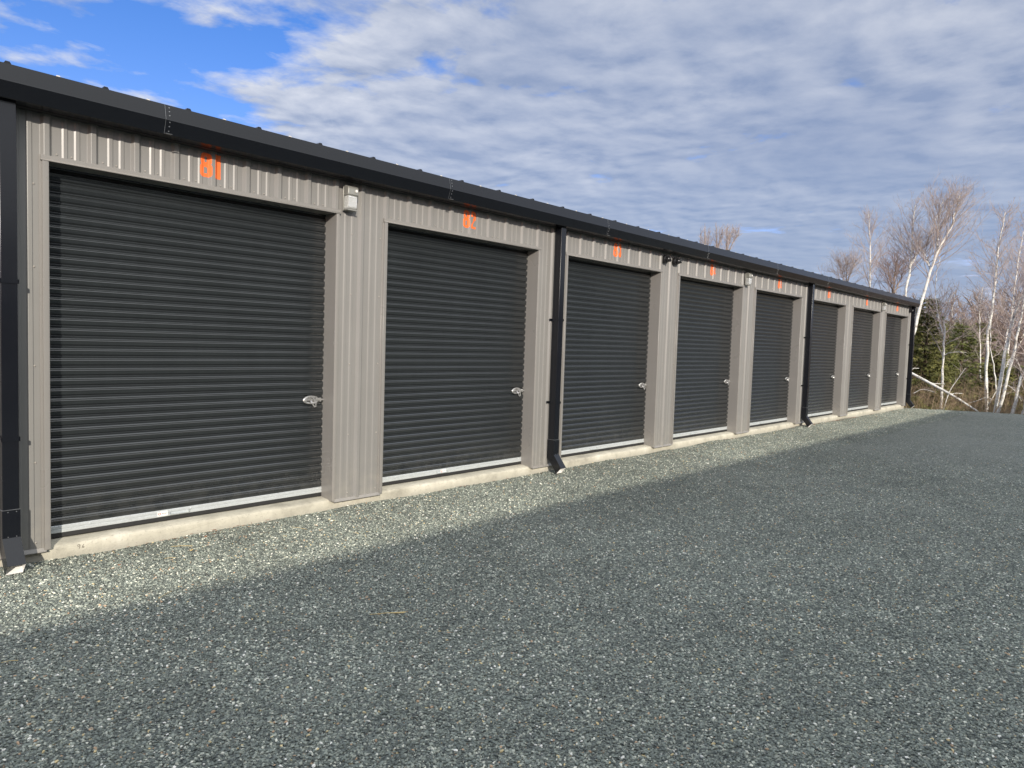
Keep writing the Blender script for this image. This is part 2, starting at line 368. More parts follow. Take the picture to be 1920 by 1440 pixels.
def make_building(n,numbers=True):
    root=empty('storage_building')
    XA,XB=-.38,(n-1)*P+W+.385
    DEP=9.2
    prof,yat=ribs(XA,XB); Z1=ZT+.15
    mb=MB(); sc=MB()
    def strip(x0,x1,z0,z1):
        pf,_=ribs(x0,x1); mb.prism([(x,y) for x,y in pf],'z',z0,z1,closed=False)
    # pillars and header strips of one sheet
    xs=[XA]
    for k in range(n): xs+= [k*P-.006, k*P+W+.002]
    xs.append(XB)
    for i in range(0,len(xs),2): strip(xs[i],xs[i+1],ZB+.012,Z1)
    for k in range(n): strip(k*P-.006,k*P+W+.002,ZL+.001,Z1)
    for k in range(n):                                       # fasteners over the lintel
        for j in range(-1,10):
            for dx in (.085,.180): 
                x=k*P+j*PER+dx
                if k*P-.02<x<k*P+W+.02: sc.lathe([(.007,0),(.007,.002),(.0048,.0022),(.0048,.006)],(x,yat(x),ZL+.028+random.uniform(-.004,.004)),(0,-1,0),6)
    for i in range(0,len(xs),2):
        a,b=xs[i],xs[i+1]
        for z in (.16,.75,1.45,2.15,2.75):
            for x in (a+.16,b-.045 if i else b-.055):
                if a+.02<x<b: screw(sc,x,yat(x),z+random.uniform(-.01,.01),.0052)
    for i,(v,f) in enumerate([(sc.v,sc.f)]): mb.add(v,f,1)
    mb.build('wall',[M['taupe'],M['screw']],root)
    # end walls (same ribs) and back wall
    for xx,sg in ((XA,-1),(XB,1)):
        pf,_=ribs(0,DEP-.06); g=MB()
        for i in range(len(pf)-1):
            (u0,y0),(u1,y1)=pf[i],pf[i+1]; h=lambda u: ZT+.10+.2*min(u,DEP-u)
            a=(xx-sg*(y0),u0+.03,ZB); b=(xx-sg*(y1),u1+.03,ZB); c=(b[0],b[1],h(u1)); d=(a[0],a[1],h(u0)); g.add([a,b,c,d],[(0,1,2,3)])
        g.build('gable_wall',M['taupe'],root)
        c=MB(); w0,w1=(xx,xx+.10) if sg<0 else (xx-.06,xx)
        c.prism([(w0,.0),(w1,.0),(w1,.030),(xx-sg*.004,.030),(xx-sg*.004,.13),(xx+sg*.006,.13),(xx+sg*.006,.0)] if sg>0 else [(xx-.006,.0),(xx+.06,.0),(xx+.06,.030),(xx+.004,.030),(xx+.004,.13),(xx-.006,.13)],'z',ZB,ZT-.004)
        c.build('corner_trim',M['trim'],root)
    bw=MB(); bw.box(XA+.05,DEP-.02,ZB,XB-.05,DEP,ZT+.1); bw.build('back_wall',M['taupe'],root)
    # liner behind doors so nothing shows through
    li=MB(); li.box(XA+.06,D+.035,.125,XB-.06,D+.05,ZT+.10,skip=''); li.build('liner_panel',M['dark'],root)
    # base trim under each pillar
    for i in range(0,len(xs),2):
        bt=MB()
        a,b=xs[i]-(.012 if i==0 else .006),xs[i+1]+(.012 if i==len(xs)-2 else .006)
        bt.prism([(.034,ZB+.030),(.034,ZB),(-.004,ZB-.001),(-.006,ZB+.004),(-.001,ZB+.008),(.014,ZB+.030)],'x',a,b)
        bt.build('base_trim',M['trim'],root)
    # foundation
    fd=MB(); xs_=np.arange(XA+.05,XB-.049,.06); nf=len(xs_); rows=[(.052,-.25),(.050,.02),(.047,.072),(.052,.094),(.062,.103),(.13,.112),(.26,.119),(DEP-.05,.119),(DEP-.05,-.25)]
    v=[]
    for x in xs_:
        for q,(y,z) in enumerate(rows):
            if 1<=q<=5:
                y+=.007*mnoise.noise((x*1.7,q*.3,2)); z+=.007*mnoise.noise((x*2.1,q*.2,8))+.004*mnoise.noise((x*9,q,1))
            v.append((x,y,z))
    m_=len(rows); f=[(i*m_+j,(i+1)*m_+j,(i+1)*m_+j+1,i*m_+j+1) for i in range(nf-1) for j in range(m_-1)]
    f+=[tuple(range(m_))[::-1],tuple(range((nf-1)*m_,nf*m_))]
    fd.add(v,f); fnd=fd.build('foundation',M['concrete'],root,smooth=True,sharp=50)
    # gutter
    g=MB(); A0,A1=XA-.12,XB+.035
    gp=[(-.190,3.466),(-.214,3.352),(-.2155,3.347),(-.214,3.343),(-.180,3.246),(-.176,3.243),(-.05,3.243),(-.05,3.25),(-.170,3.25),(-.205,3.348),(-.182,3.462)]
    g.prism(gp,'x',A0,A1); g.prism([(-.19,3.461),(-.214,3.352),(-.2155,3.347),(-.18,3.246),(-.05,3.244),(-.05,3.44)],'x',A1-.001,A1+.004)
    g.prism([(-.19,3.461),(-.214,3.352),(-.2155,3.347),(-.18,3.246),(-.05,3.244),(-.05,3.44)],'x',A0-.004,A0+.001)
    gut=g.build('gutter',M['gutter'],root)
    sf=MB(); sf.box(XA-.1,-.055,ZT-.004,XB+.03,.035,ZT+.004); sf.build('soffit',M['soffit'],root)
    j=0
    x=.752
    while x<XB:
        s=MB(); w=.006
        off=.004
        for a,b in (((-.190-off,3.463),(-.2145-off,3.350)),((-.2145-off,3.350),(-.180-off,3.246))):
            s.add([(x,a[0],a[1]),(x+w*.45,a[0],a[1]),(x+w*.45,b[0],b[1]),(x,b[0],b[1])],[(0,1,2,3)])
        s.box(x,-.2145-off,3.243,x+.05,-.19,3.2445)
        for (yy,zz,ax) in ((-.193,3.445,(0,-1,.2)),(-.199,3.415,(0,-1,.2)),(-.206,3.383,(0,-1,.2)),(-.209,3.332,(0,-1,-.35)),(-.1985,3.302,(0,-1,-.35)),(-.187,3.268,(0,-1,-.35))):
            s.lathe([(.0055,0),(.0055,.001),(.004,.003)],(x+.034,yy-.001,zz),ax,8)
        s.build('gutter_seam',M['silverseam'],gut); x+=2.98; j+=1
    # roof sheets with ribs, plus the ends that stick up behind the gutter
    r=MB(); pr=[]; k=0; x=XA-.1
    while x<XB+.06:
        base=((x-(-.256))/.6) ; pr.append(x); x+=.3
    prf=[]
    kk=int(math.floor((XA-.1+.256)/.305)); xq=XA-.12
    pts=[(XA-.12,0)]
    for q in range(-2,int((XB+.2)/.305)+2):
        c=-.256+q*.3003
        if c-.04>XA-.1 and c+.04<XB+.02: pts+=[(c-.034,0),(c-.020,.016),(c+.020,.016),(c+.034,0)]
    pts.append((XB+.03,0))
    half=DEP/2
    for (y0,z0,y1,z1) in ((-.165,3.450,half,3.450+.2*(half+.165)),(half,3.450+.2*(half+.165),DEP+.165,3.450)):
        v=[(x_,y0,z0+h) for x_,h in pts]+[(x_,y1,z1+h) for x_,h in pts]; m2=len(pts)
        r.add(v,[(i,i+1,m2+i+1,m2+i) for i in range(m2-1)])
    r.build('roof',M['roof'],root)
    if numbers:
        c1=MB(); c1.prism([(-.026,3.44),(.026,3.44),(.022,3.470),(.012,3.486),(-.012,3.486),(-.022,3.470)],'y',-.176,-.10)
        c2=MB(); c2.prism([(-.020,3.44),(.020,3.44),(.016,3.470),(.010,3.482),(-.010,3.482),(-.016,3.470)],'y',-.160,-.152)
        k1=c1.build('rib_cap',M['black'],root); k2=c2.build('rib_closure',M['cap'],root); u1=u2=False
        for q in range(-2,int((XB+.2)/.3)+1):
            c=-.256+q*.3003
            if c-.04>XA-.1 and c+.04<XB+.02:
                if q%2==0: o=k1 if not u1 else dup(k1,root); u1=True
                else: o=k2 if not u2 else dup(k2,root); u2=True
                o.location.x=c
    # doors and frames
    fd_=ff_=None
    for k in range(n):
        d=roller_door(root,k,fd_); fd_=fd_ or d
        q=door_frame(root,k,ff_); ff_=ff_ or q
    # numbers
    if numbers:
        for k in range(n): unit_number(root,str(81+k),k,yat)
    # downspouts
    first=None
    for cx in ([-.246,2*P-.246,5*P-.246,8*P-.246] if n==8 else [-.246]):
        if first: 
            o=dup(first,root); o.location.x=cx; continue
        s=MB(); y0,y1=-.122,-.022; w=.05
        s.box(-w,y0,.44,w,y1,3.245)
        o=s.build('downspout',M['black'],root); o.location=(cx,0,0); bevel(o,.004,2)
        e=MB(); w=.054; y0,y1=-.126,-.018
        sec=[(0,.452,0,.452),(0,.235,0,.235)]
        # shoe: lower piece then kicks out towards the yard
        def quad(yf,zf,yb,zb): return [(-w,yf,zf),(w,yf,zf),(w,yb,zb),(-w,yb,zb)]
        S=[quad(y0,.452,y1,.452),quad(y0,.255,y1,.205),quad(-.256,.090,-.180,.012)]
        v=[p for q in S for p in q]; f=[]
        for a in range(2): f+=[(a*4+i,a*4+(i+1)%4,(a+1)*4+(i+1)%4,(a+1)*4+i) for i in range(4)]
        e.add(v,[q[::-1] for q in f])
        e.add([p for p in S[0]],[(0,1,2,3)])
        ob=e.build('downspout_shoe',[M['black'],M['white']],o)
        so=ob.modifiers.new('solid','SOLIDIFY'); so.thickness=.0025; so.offset=-1; so.material_offset=1
        e2=MB(); 
        for z in (.452,): e2.box(-w-.001,y0-.0012,z-.002,w+.001,y1,z+.0012)
        for dx,z in ((-.02,.437),(.03,.437),(-.02,.262),(.03,.262)): rv=MB(); rv.lathe([(.004,0),(.004,.0015)],(dx,y0-.001,z),(0,-1,0),8); rv.build('rivet',M['silverseam'],o)
        e2.build('rivet_band',M['silverseam'],o)
        for z in (2.02,.93):
            st=MB(); st.box(-.054,-.128,z,.054,-.122,z+.030); st.box(-.057,-.128,z,-.050,.022,z+.030); st.box(.050,-.128,z,.057,.022,z+.030); st.box(-.085,-.004,z,-.057,.004,z+.03)
            st.lathe([(.007,0),(.007,.004)],(-.057,-.07,z+.015),(-1,0,0),8)
            st.build('strap',M['black'],o)
        first=o
    return root,fnd,yat,(XA,XB)

bld,fnd,yat,(XA,XB)=make_building(8)
tag(bld,'long taupe metal storage building with eight black roller doors and a black gutter','building')
# marks found once only
mk=MB()
def stroke(pts,r=.0016):
    mk.tube([(x,.0445,z) for x,z in pts],r,5)
bx=.215; bz=.052
stroke([(bx+.010+.009*math.cos(t),bz+.022+.007*math.sin(t)) for t in np.linspace(0,6.3,12)]); stroke([(bx+.019,bz+.024),(bx+.017,bz+.008),(bx+.014,bz-.004)])
stroke([(bx+.046,bz+.026),(bx+.036,bz+.014),(bx+.033,bz+.003),(bx+.040,bz-.001),(bx+.047,bz+.004),(bx+.043,bz+.011),(bx+.035,bz+.008)])
o=mk.build('handwritten_mark',M['ink'],fnd); o['label']='number 96 handwritten on the concrete'
doors=[c for c in bld.children if c.name.startswith('roller_door')]
for d,x in ((doors[0],.86),(doors[1],1.02)):
    s=MB(); s.box(x,D-.0165,.166,x+.085,D-.0145,.206,0); s.lathe([(.011,0),(.011,.0012)],(x+.018,D-.0165,.186),(0,-1,0),14,1); s.lathe([(.007,.0005),(.007,.0018)],(x+.018,D-.0165,.186),(0,-1,0),14,0)
    for i,(a,b) in enumerate(((.036,.052),(.056,.076))): s.box(x+a,D-.0172,.184,x+b,D-.0164,.188,2)
    st=s.build('sticker',[M['white'],M['red'],M['ink']],d); st['label']='small white sticker with a red mark on the bottom rail'

# the twin building across the lane: throws the long shadow
b2,_,_,_=make_building(11,numbers=False)
b2.rotation_euler=(0,0,math.pi); b2.location=(21.6,-10.56,0)
tag(b2,'long storage building across the gravel lane, outside the view, shading the yard','building')

# ------------------------------------------------------------------ wall lamps
def wall_lamp(x,label):
    r=empty('wall_lamp',(x,.003,2.93)); tag(r,label,'wall lamp','wall lamps under the eave')
    return r
def lamp_parts(r):
    b=MB(); b.box(-.085,-.012,.0,.085,0,.285); bevel(b.build('back_plate',M['bronze'],r),.004)
    h=MB(); h.prism([(-.012,.165),(-.105,.165),(-.115,.172),(-.115,.240),(-.100,.262),(-.012,.285)],'x',-.085,.085); bevel(h.build('lamp_hood',M['bronze'],r),.006)
    l=MB(); l.prism([(-.013,.015),(-.075,.015),(-.098,.035),(-.106,.150),(-.104,.164),(-.013,.164)],'x',-.076,.076); bevel(l.build('lamp_lens',M['lens'],r),.010,3)
    i=MB(); i.box(-.060,-.03,.02,.060,-.014,.16); i.build('reflector',M['white'],r)
    s=MB(); s.lathe([(.017,0),(.017,.012),(.011,.018)],(.045,-.115,.215),(0,-1,0),14); s.build('photocell',M['white'],r)
    t=MB(); t.box(-.082,-.100,.003,.082,-.013,.014); t.build('lens_frame',M['bronze'],r)
l0=wall_lamp(W+.095,'wall lamp with clear ribbed lens between doors 81 and 82'); lamp_parts(l0); l0.scale=(.70,.80,.88); l0.location.z=2.95
for x,lb in ((3*P+W+.095,'wall lamp beside the top right corner of door 84'),(6*P+W+.095,'farthest wall lamp, between doors 87 and 88')):
    q=dup(l0); q.location.x=x; q['label']=lb
# security cameras
def seccam(loc,yaw,pitch,label,lit):
    r=empty('security_camera',loc); tag(r,label,'camera','black security cameras under the eave')
    b=MB(); b.lathe([(.068,0),(.070,.012),(.066,.030),(.052,.040)],(0,0,0),(0,-1,0),22); b.build('mount_base',M['camblack'],r,smooth=True,sharp=40)
    d=Vector((math.sin(yaw)*math.cos(pitch),-math.cos(yaw)*math.cos(pitch),math.sin(pitch)))
    s=MB(); pr=[(.046*math.sin(t),-.046*math.cos(t)) for t in np.linspace(.05,math.pi-.5,12)]
    s.lathe(pr+[(.024,.044),(.020,.060)],(0,-.062,0),d,20); s.build('camera_ball',M['camblack'],r,smooth=True,sharp=50)
    l=MB(); l.lathe([(.019,.0605),(.015,.0615),(.004,.063)],(0,-.062,0),d,16); l.build('lens_glass',M['chrome'] if lit else M['black'],r,smooth=True)
    return r
seccam((8.63,-.002,3.125),R_(-15),R_(-30),'left one of two ball security cameras between doors 83 and 84',False)
seccam((8.955,-.002,3.125),R_(40),R_(-12),'right one of two ball security cameras between doors 83 and 84',True)
seccam((23.93,-.002,3.12),R_(-30),R_(-25),'small black security camera beside the downspout at the far corner',False)

# ------------------------------------------------------------------ ground
def hsm(a,b,x):
    t=min(1,max(0,(x-a)/(b-a))); return t*t*(3-2*t)
def edgeX(y): return 24.95-.25*(y+.05)+.12*mnoise.noise((y*.6,0,3)) if y<1.5 else 25.0+.15*(y)+.12*mnoise.noise((y*.6,0,3))
def floor_h(x,y):
    dx=x-edgeX(max(-30,min(30,y))); dy=max(0,y-14)+max(0,-y-26); dl=max(0,-16-x)
    dd=max(dx,dy,dl)
    if dd<=0: return -.35
    z=-.35-.55*hsm(0,2.5,dd)+1.15*hsm(8,26,dd)+5.0*hsm(25,95,dd)
    return z+.18*mnoise.noise((x*.35,y*.35,0))*min(1,dd/3)+.06*mnoise.noise((x*1.6,y*1.6,4))*min(1,dd)
def grid(xs,ys,fn):
    v=[(x,y,fn(x,y)) for x in xs for y in ys]; m_=len(ys)
    return v,[(i*m_+j,(i+1)*m_+j,(i+1)*m_+j+1,i*m_+j+1) for i in range(len(xs)-1) for j in range(m_-1)]
def spaced(a,b,fine0,fine1,s):
    out=[]; x=fine0
    st=s
    while x>a: out.append(x); x-=st; st*=1.25
    out.append(a); out=out[::-1]; x=fine0+s
    while x<fine1: out.append(x); x+=s
    st=s
    while x<b: out.append(x); x+=st; st*=1.25
    out.append(b); return out
g=MB(); g.add(*grid(spaced(-900,1500,22,70,.55),spaced(-1200,1200,-22,34,.6),floor_h)); tag(g.build('forest_floor',M['floor'],smooth=True),kind='structure')
def yard_h(x,y):
    z=.012*mnoise.noise((x*.5,y*.5,1))+.006*mnoise.noise((x*2.3,y*2.3,5))
    if y>-.3: z+=.026*mnoise.noise((x*.9,0,7))*hsm(-.35,.0,y)
    z-= .030*hsm(14,24,x)*hsm(-2,.3,y)
    dd=x-edgeX(y)
    if dd>-.5: z-= .55*hsm(-.5,1.6,dd)+.02*mnoise.noise((x*3,y*3,0))
    return z
xs=[x for x in np.arange(-16,30,.14)]; ys=[y for y in list(np.arange(-26,-11,.6))+list(np.arange(-11,.75,.10))+list(np.arange(.8,14,.6))]
g=MB(); g.add(*grid(xs,ys,yard_h)); tag(g.build('gravel_yard',M['gravel'],smooth=True),kind='structure')

# loose crushed stones near the viewpoint: uncountable
def make_stones():
    src=bpy.data.collections.new('stone_sources'); 
    for i in range(7):
        bmv=[]; random.seed(100+i)
        t=(1+5**.5)/2
        ico=[(-1,t,0),(1,t,0),(-1,-t,0),(1,-t,0),(0,-1,t),(0,1,t),(0,-1,-t),(0,1,-t),(t,0,-1),(t,0,1),(-t,0,-1),(-t,0,1)]
        fc=[(0,11,5),(0,5,1),(0,1,7),(0,7,10),(0,10,11),(1,5,9),(5,11,4),(11,10,2),(10,7,6),(7,1,8),(3,9,4),(3,4,2),(3,2,6),(3,6,8),(3,8,9),(4,9,5),(2,4,11),(6,2,10),(8,6,7),(9,8,1)]
        sx,sy,sz=random.uniform(.8,1.15),random.uniform(.6,.9),random.uniform(.42,.7)
        vs=[tuple(c*s*random.uniform(.68,1.2)/1.9 for c,s in zip(p,(sx,sy,sz))) for p in ico]
        me=bpy.data.meshes.new('stone'); me.from_pydata(vs,[],fc); me.materials.append(M['stone'])
        o=bpy.data.objects.new('stone_source',me); src.objects.link(o)
    pts=[]; 
    fx,fy=FW.x,FW.y; fl=math.hypot(fx,fy); fx/=fl; fy/=fl
    N0=1200000
    # sample polar around the viewpoint
    r=np.sqrt(rng.random(N0)*(15.5**2-2.0**2)+2.0**2); a=math.atan2(fy,fx)+ (rng.random(N0)-.5)*R_(104)
    x=CAM.x+r*np.cos(a); y=CAM.y+r*np.sin(a)
    area=.5*R_(104)*(15.5**2-4); dens0=N0/area
    want=np.where(r<5.5,6800,6800*(5.5/r)**1.9)*np.clip((15.5-r)/3.5,0,1)
    keep=(rng.random(N0)<want/dens0)&(y<.045)&(y>-9.8)
    x=x[keep];y=y[keep]
    n2=90000; xa=9+15.6*rng.random(n2)**.85; ya=-1.75+1.79*rng.random(n2)          # the open strip along the doors
    x=np.concatenate([x,xa]); y=np.concatenate([y,ya])
    print('stones',len(x),'dens0',dens0)
    v=[(float(a_),float(b_),yard_h(a_,b_)+float(h)) for a_,b_,h in zip(x,y,rng.uniform(-.001,.005,len(x)))]
    me=bpy.data.meshes.new('gravel_stones'); me.from_pydata(v,[],[]); o=bpy.data.objects.new('gravel_stones',me); C.objects.link(o)
    tag(o,kind='stuff',label='loose crushed grey stones covering the yard',cat='gravel')
    ng=bpy.data.node_groups.new('scatter_stones','GeometryNodeTree')
    ng.interface.new_socket('Geometry',in_out='INPUT',socket_type='NodeSocketGeometry'); ng.interface.new_socket('Geometry',in_out='OUTPUT',socket_type='NodeSocketGeometry')
    nn=ng.nodes; gi=nn.new('NodeGroupInput'); go=nn.new('NodeGroupOutput'); ip=nn.new('GeometryNodeInstanceOnPoints'); ci=nn.new('GeometryNodeCollectionInfo')
    ci.inputs['Collection'].default_value=src; ci.inputs['Separate Children'].default_value=True; ci.inputs['Reset Children'].default_value=True
    rv=nn.new('FunctionNodeRandomValue'); rv.data_type='FLOAT_VECTOR'; rv.inputs[0].default_value=(-.5,-.5,0); rv.inputs[1].default_value=(.5,.5,6.28)
    sv=nn.new('FunctionNodeRandomValue'); sv.data_type='FLOAT'; sv.inputs[2].default_value=.0042; sv.inputs[3].default_value=.0110; sv.inputs['Seed'].default_value=5
    L=ng.links.new
    L(gi.outputs[0],ip.inputs['Points']); L(ci.outputs[0],ip.inputs['Instance']); ip.inputs['Pick Instance'].default_value=True
    L(rv.outputs[0],ip.inputs['Rotation']); L(sv.outputs[1],ip.inputs['Scale']); L(ip.outputs[0],go.inputs[0])
    md=o.modifiers.new('scatter','NODES'); md.node_group=ng
make_stones()

# dry stems and leaves lying on the yard
def stem(p0,p1,label,r=.0022,head=False,m='straw'):
    a,b=atZ(*p0,.008),atZ(*p1,.008); a.z=yard_h(a.x,a.y)+.012; b.z=yard_h(b.x,b.y)+.010
    mid=(a+b)/2+Vector((0,0,.003)); mb=MB(); mb.tube([a,mid+Vector((0,.003,0)),b],[r*.6,r*.8,r*(2.2 if head else .9)],5)
    return tag(mb.build('dry_stem',M[m]),label,'stem','dry stems on the gravel')
stem((693,1153),(760,1149),'pale straw stem lying alone in the shaded gravel',.0028,True)
stem((321,1024),(361,1023),'dry stem in the sunlit gravel just below door 81')
stem((547,989),(575,993),'thin dry stem on sunlit gravel left of the wide pillar',.0018)
stem((308,1047),(330,1045),'short dry stem a little in front of the one below door 81',.0016)
stem((2,1243),(34,1238),'pale stem at the left edge on shaded gravel',.002)
stem((296,1124),(322,1108),'short slanting stem near the shadow edge',.0016)
def leaf(px,py,s,label,m):
    c=atZ(px,py,.01); c.z=yard_h(c.x,c.y)+.016; mb=MB(); n=10
    v=[(c.x+s*math.cos(2*math.pi*i/n)*(1 if i%2 else .8),c.y+s*.6*math.sin(2*math.pi*i/n),c.z+.004*math.sin(i*1.7)) for i in range(n)]
    v+=[(a,b,d+.0012) for a,b,d in v]
    mb.add(v,[tuple(range(n))[::-1],tuple(range(n,2*n))]+[(i,(i+1)%n,n+(i+1)%n,n+i) for i in range(n)]); return tag(mb.build('fallen_leaf',M[m]),label,'leaf','fallen leaves on the gravel')
leaf(359,1032,.016,'small curled tan leaf beside the dry stem under door 81','straw')
leaf(386,1006,.015,'reddish leaf against the concrete below door 81','rust')
leaf(1448,850,.03,'dark leaf on the sunlit strip in front of door 85','ink')
leaf(224,1060,.012,'small dark red leaf on sunlit gravel under the left part of door 81','rust')

# ------------------------------------------------------------------ trees
def rot_about(v,axis,ang): return Matrix.Rotation(ang,3,axis)@v
def branch_path(p,d,L,n,up,jit,rnd):
    pts=[p.copy()]; d=d.normalized()
    for i in range(n):
        d=(d+Vector((rnd.gauss(0,jit),rnd.gauss(0,jit),rnd.gauss(0,jit)+up))).normalized(); p=p+d*(L/n); pts.append(p.copy())
    return pts
def interp(pts,t):
    q=t*(len(pts)-1); i=min(int(q),len(pts)-2); f=q-i; return pts[i].lerp(pts[i+1],f),(pts[i+1]-pts[i]).normalized()
def grow_crown(mb,pts,r0,rnd,t0,nb,blen,lean=Vector((0,0,0)),twr=.006,sub=8,ter=2,up=.05,el=(30,60)):
    for b in range(nb):
        t=t0+(1-t0)*((b+rnd.random())/nb)**.85; t=min(t,.995)
        p,td=interp(pts,t); az=rnd.random()*2*math.pi; e=R_(rnd.uniform(*el))
        d=Vector((math.cos(az)*math.cos(e),math.sin(az)*math.cos(e),math.sin(e)))+td*.25+lean*.35
        L=blen*(1.12-t)*rnd.uniform(.6,1.25)/(1.12-t0)*(.55+.75*min(1,(t-t0)*5+.3)); L=max(L,.35)
        r=max(twr*1.5,r0*(1-t)*.24+.004)
        bp=branch_path(p,d,L,6,up,.13,rnd); mb.tube(bp,[r*(1-.13*i)+twr*.5 for i in range(7)],4,0 if r>.016 else 1,False)
        ns=max(2,int(sub*L/blen+1.5))
        for s_ in range(ns):
            tt=.12+.86*(s_+rnd.random())/ns; q,qd=interp(bp,min(tt,.99)); a2=Vector((rnd.gauss(0,1),rnd.gauss(0,1),rnd.gauss(.35,.7))).normalized()
            d2=(qd*1.1+a2*.8+lean*.35); L2=L*rnd.uniform(.22,.5)*(1.15-tt*.6)
            sp=branch_path(q,d2,L2,4,up*.6,.16,rnd); mb.tube(sp,[twr,twr*.9,twr*.75,twr*.65,twr*.5],3,1,False)
            for u_ in range(ter):
                w,wd=interp(sp,.2+.75*rnd.random()); a3=Vector((rnd.gauss(0,1),rnd.gauss(0,1),rnd.gauss(.2,.7))).normalized()
                tp=branch_path(w,wd+a3*.75+lean*.3,L2*rnd.uniform(.3,.7),2,.02,.14,rnd); mb.tube(tp,[twr*.7,twr*.55,twr*.35],3,1,False)
def smooth_path(P_,n=26,wob=.0,rnd=None):
    P_=[Vector(p) for p in P_]
    if len(P_)==2: P_=[P_[0],P_[0].lerp(P_[1],.5),P_[1]]
    ext=[P_[0]*2-P_[1]]+P_+[P_[-1]*2-P_[-2]]; out=[]
    segs=len(P_)-1
    for i in range(n+1):
        q=i/n*segs; k=min(int(q),segs-1); t=q-k; a,b,c,d=ext[k:k+4]
        p=.5*((2*b)+(c-a)*t+(2*a-5*b+4*c-d)*t*t+(3*b-a-3*c+d)*t**3)
        if rnd: p=p+Vector((rnd.gauss(0,wob),rnd.gauss(0,wob),0))
        out.append(p)
    return out
def birch(name,stems,X,r0,seed,label,t0=.42,nb=34,blen=2.0,lean=(0,0,0),bark='birch',twr=.0036,group='birches at the edge of the yard',sub=9,ter=3,base=None,depthlean=0,el=(12,55),twm='twig'):
    """stems: list of pixel polylines (photo) of the trunk and its forks; they stand at distance X"""
    rnd=random.Random(seed); ws=[]
    for si,pl in enumerate(stems):
        w=[]
        for i,(px,py) in enumerate(pl):
            w.append(atX(px,py,X+depthlean*(i/(len(pl)-1))+(0 if si==0 else .12*si*i)))
        ws.append(w)
    b=ws[0][0]; gz=floor_h(b.x,b.y)-.15
    if b.z>gz: 
        d=(ws[0][0]-ws[0][1]).normalized(); k=(b.z-gz)/max(.2,-d.z); ws[0].insert(0,b+Vector((d.x*k*.6,d.y*k*.6,gz-b.z)))
    base=ws[0][0].copy(); r=empty(name,base); tag(r,label,'tree',group)
    tm=MB(); cm=MB()
    for si,w in enumerate(ws):
        pts=smooth_path([p-base for p in w],26,.012,rnd); rr=r0*.82 if si==0 else r0*.5
        tm.tube(pts,[max(.012,rr*(1-.82*(i/26)**.9)) for i in range(27)],9 if si==0 else 7)
        grow_crown(cm,pts,rr,rnd,t0-.08 if si==0 else .12,int(nb*1.3) if si==0 else int(nb*.8),blen*1.0 if si==0 else blen*.8,Vector(lean),twr,sub,ter,el=el)
    tm.build('trunk',M[bark],r,smooth=True); cm.build('crown',[M[bark],M[twm]],r)
    return r
birch('birch_tree',[[(1699,700),(1699,553),(1705,515),(1707,500),(1709,470),(1712,412),(1716,385)],[(1707,500),(1720,475),(1733,462),(1752,419),(1762,392)]],31,.085,1,'upright birch rising just behind the right end of the roof, forked high',t0=.50,nb=34,blen=2.0,lean=(0,.05,.25))
birch('birch_tree',[[(1700,680),(1716,609),(1740,525),(1757,475),(1781,428),(1793,394),(1800,366)],[(1757,475),(1758,440),(1762,400),(1768,375)],[(1745,505),(1735,480),(1729,465)]],29.5,.10,2,'thick white birch leaning right across the far corner of the building',t0=.48,nb=42,blen=2.3,lean=(0,-.25,.3))
birch('birch_tree',[[(1764,768),(1767,700),(1770,631),(1771,600),(1777,569),(1790,545)],[(1768,626),(1761,595),(1756,569),(1754,525),(1762,484)]],30.5,.075,3,'slim forked birch between the leaning birch and the open yard edge',t0=.45,nb=24,blen=1.5)
birch('birch_tree',[[(1849,780),(1850,700),(1852,625),(1859,587),(1866,525),(1870,475),(1880,425),(1885,398)]],30.5,.088,4,'tall straight birch standing alone right of the fallen trunk',t0=.52,nb=46,blen=2.0,lean=(0,.1,.2))
birch('birch_tree',[[(1864,782),(1884,669),(1899,600),(1920,550),(1945,480),(1965,410)]],28.8,.095,5,'white birch leaning right, left one of the close leaning pair',t0=.5,nb=38,blen=2.0,lean=(0,-.1,.2))
birch('birch_tree',[[(1870,784),(1896,681),(1909,619),(1920,569),(1930,500),(1938,420)]],28.6,.078,6,'white birch leaning right, right one of the close leaning pair',t0=.5,nb=38,blen=1.8,lean=(0,.1,.2))
birch('birch_tree',[[(1897,786),(1910,725),(1922,690),(1950,600),(1975,500)]],27.9,.09,7,'birch stem at the right edge, nearest the yard edge',t0=.6,nb=20,blen=1.8)
birch('birch_tree',[[(1917,790),(1930,720),(1960,600)]],27.7,.08,8,'birch stem cut by the right border of the view',t0=.6,nb=14,blen=1.5)
birch('birch_tree',[[(1868,745),(1866,705),(1859,660),(1857,612),(1852,585)]],30.2,.04,9,'thin bowed birch between the straight birch and the leaning pair',t0=.6,nb=10,blen=.7)
birch('birch_tree',[[(1838,768),(1838,706),(1838,640),(1837,581),(1842,540)]],34,.05,10,'thin spotted birch behind and left of the straight birch',t0=.55,nb=26,blen=1.4)
birch('birch_tree',[[(1631,640),(1631,534),(1632,480),(1630,430),(1628,400)]],38,.085,11,'single slender birch showing above the roof near its right end',t0=.38,nb=46,blen=2.1,lean=(0,.1,.25))
birch('birch_tree',[[(1886,768),(1888,690),(1896,600),(1905,520),(1918,440),(1925,400)]],35,.07,12,'paler birch behind the leaning pair, its crown at the right edge',t0=.45,nb=42,blen=1.9,lean=(0,.1,.2))
birch('bare_tree',[[(1320,520),(1321,462),(1322,430)],[(1320,500),(1316,470),(1313,436)],[(1321,490),(1327,460),(1330,434)]],36,.07,13,'left one of three bare tree tops poking above the middle of the roof',t0=.25,nb=20,blen=1.2,lean=(0,0,.5),bark='bark',group='bare tree tops above the roof',el=(50,75))
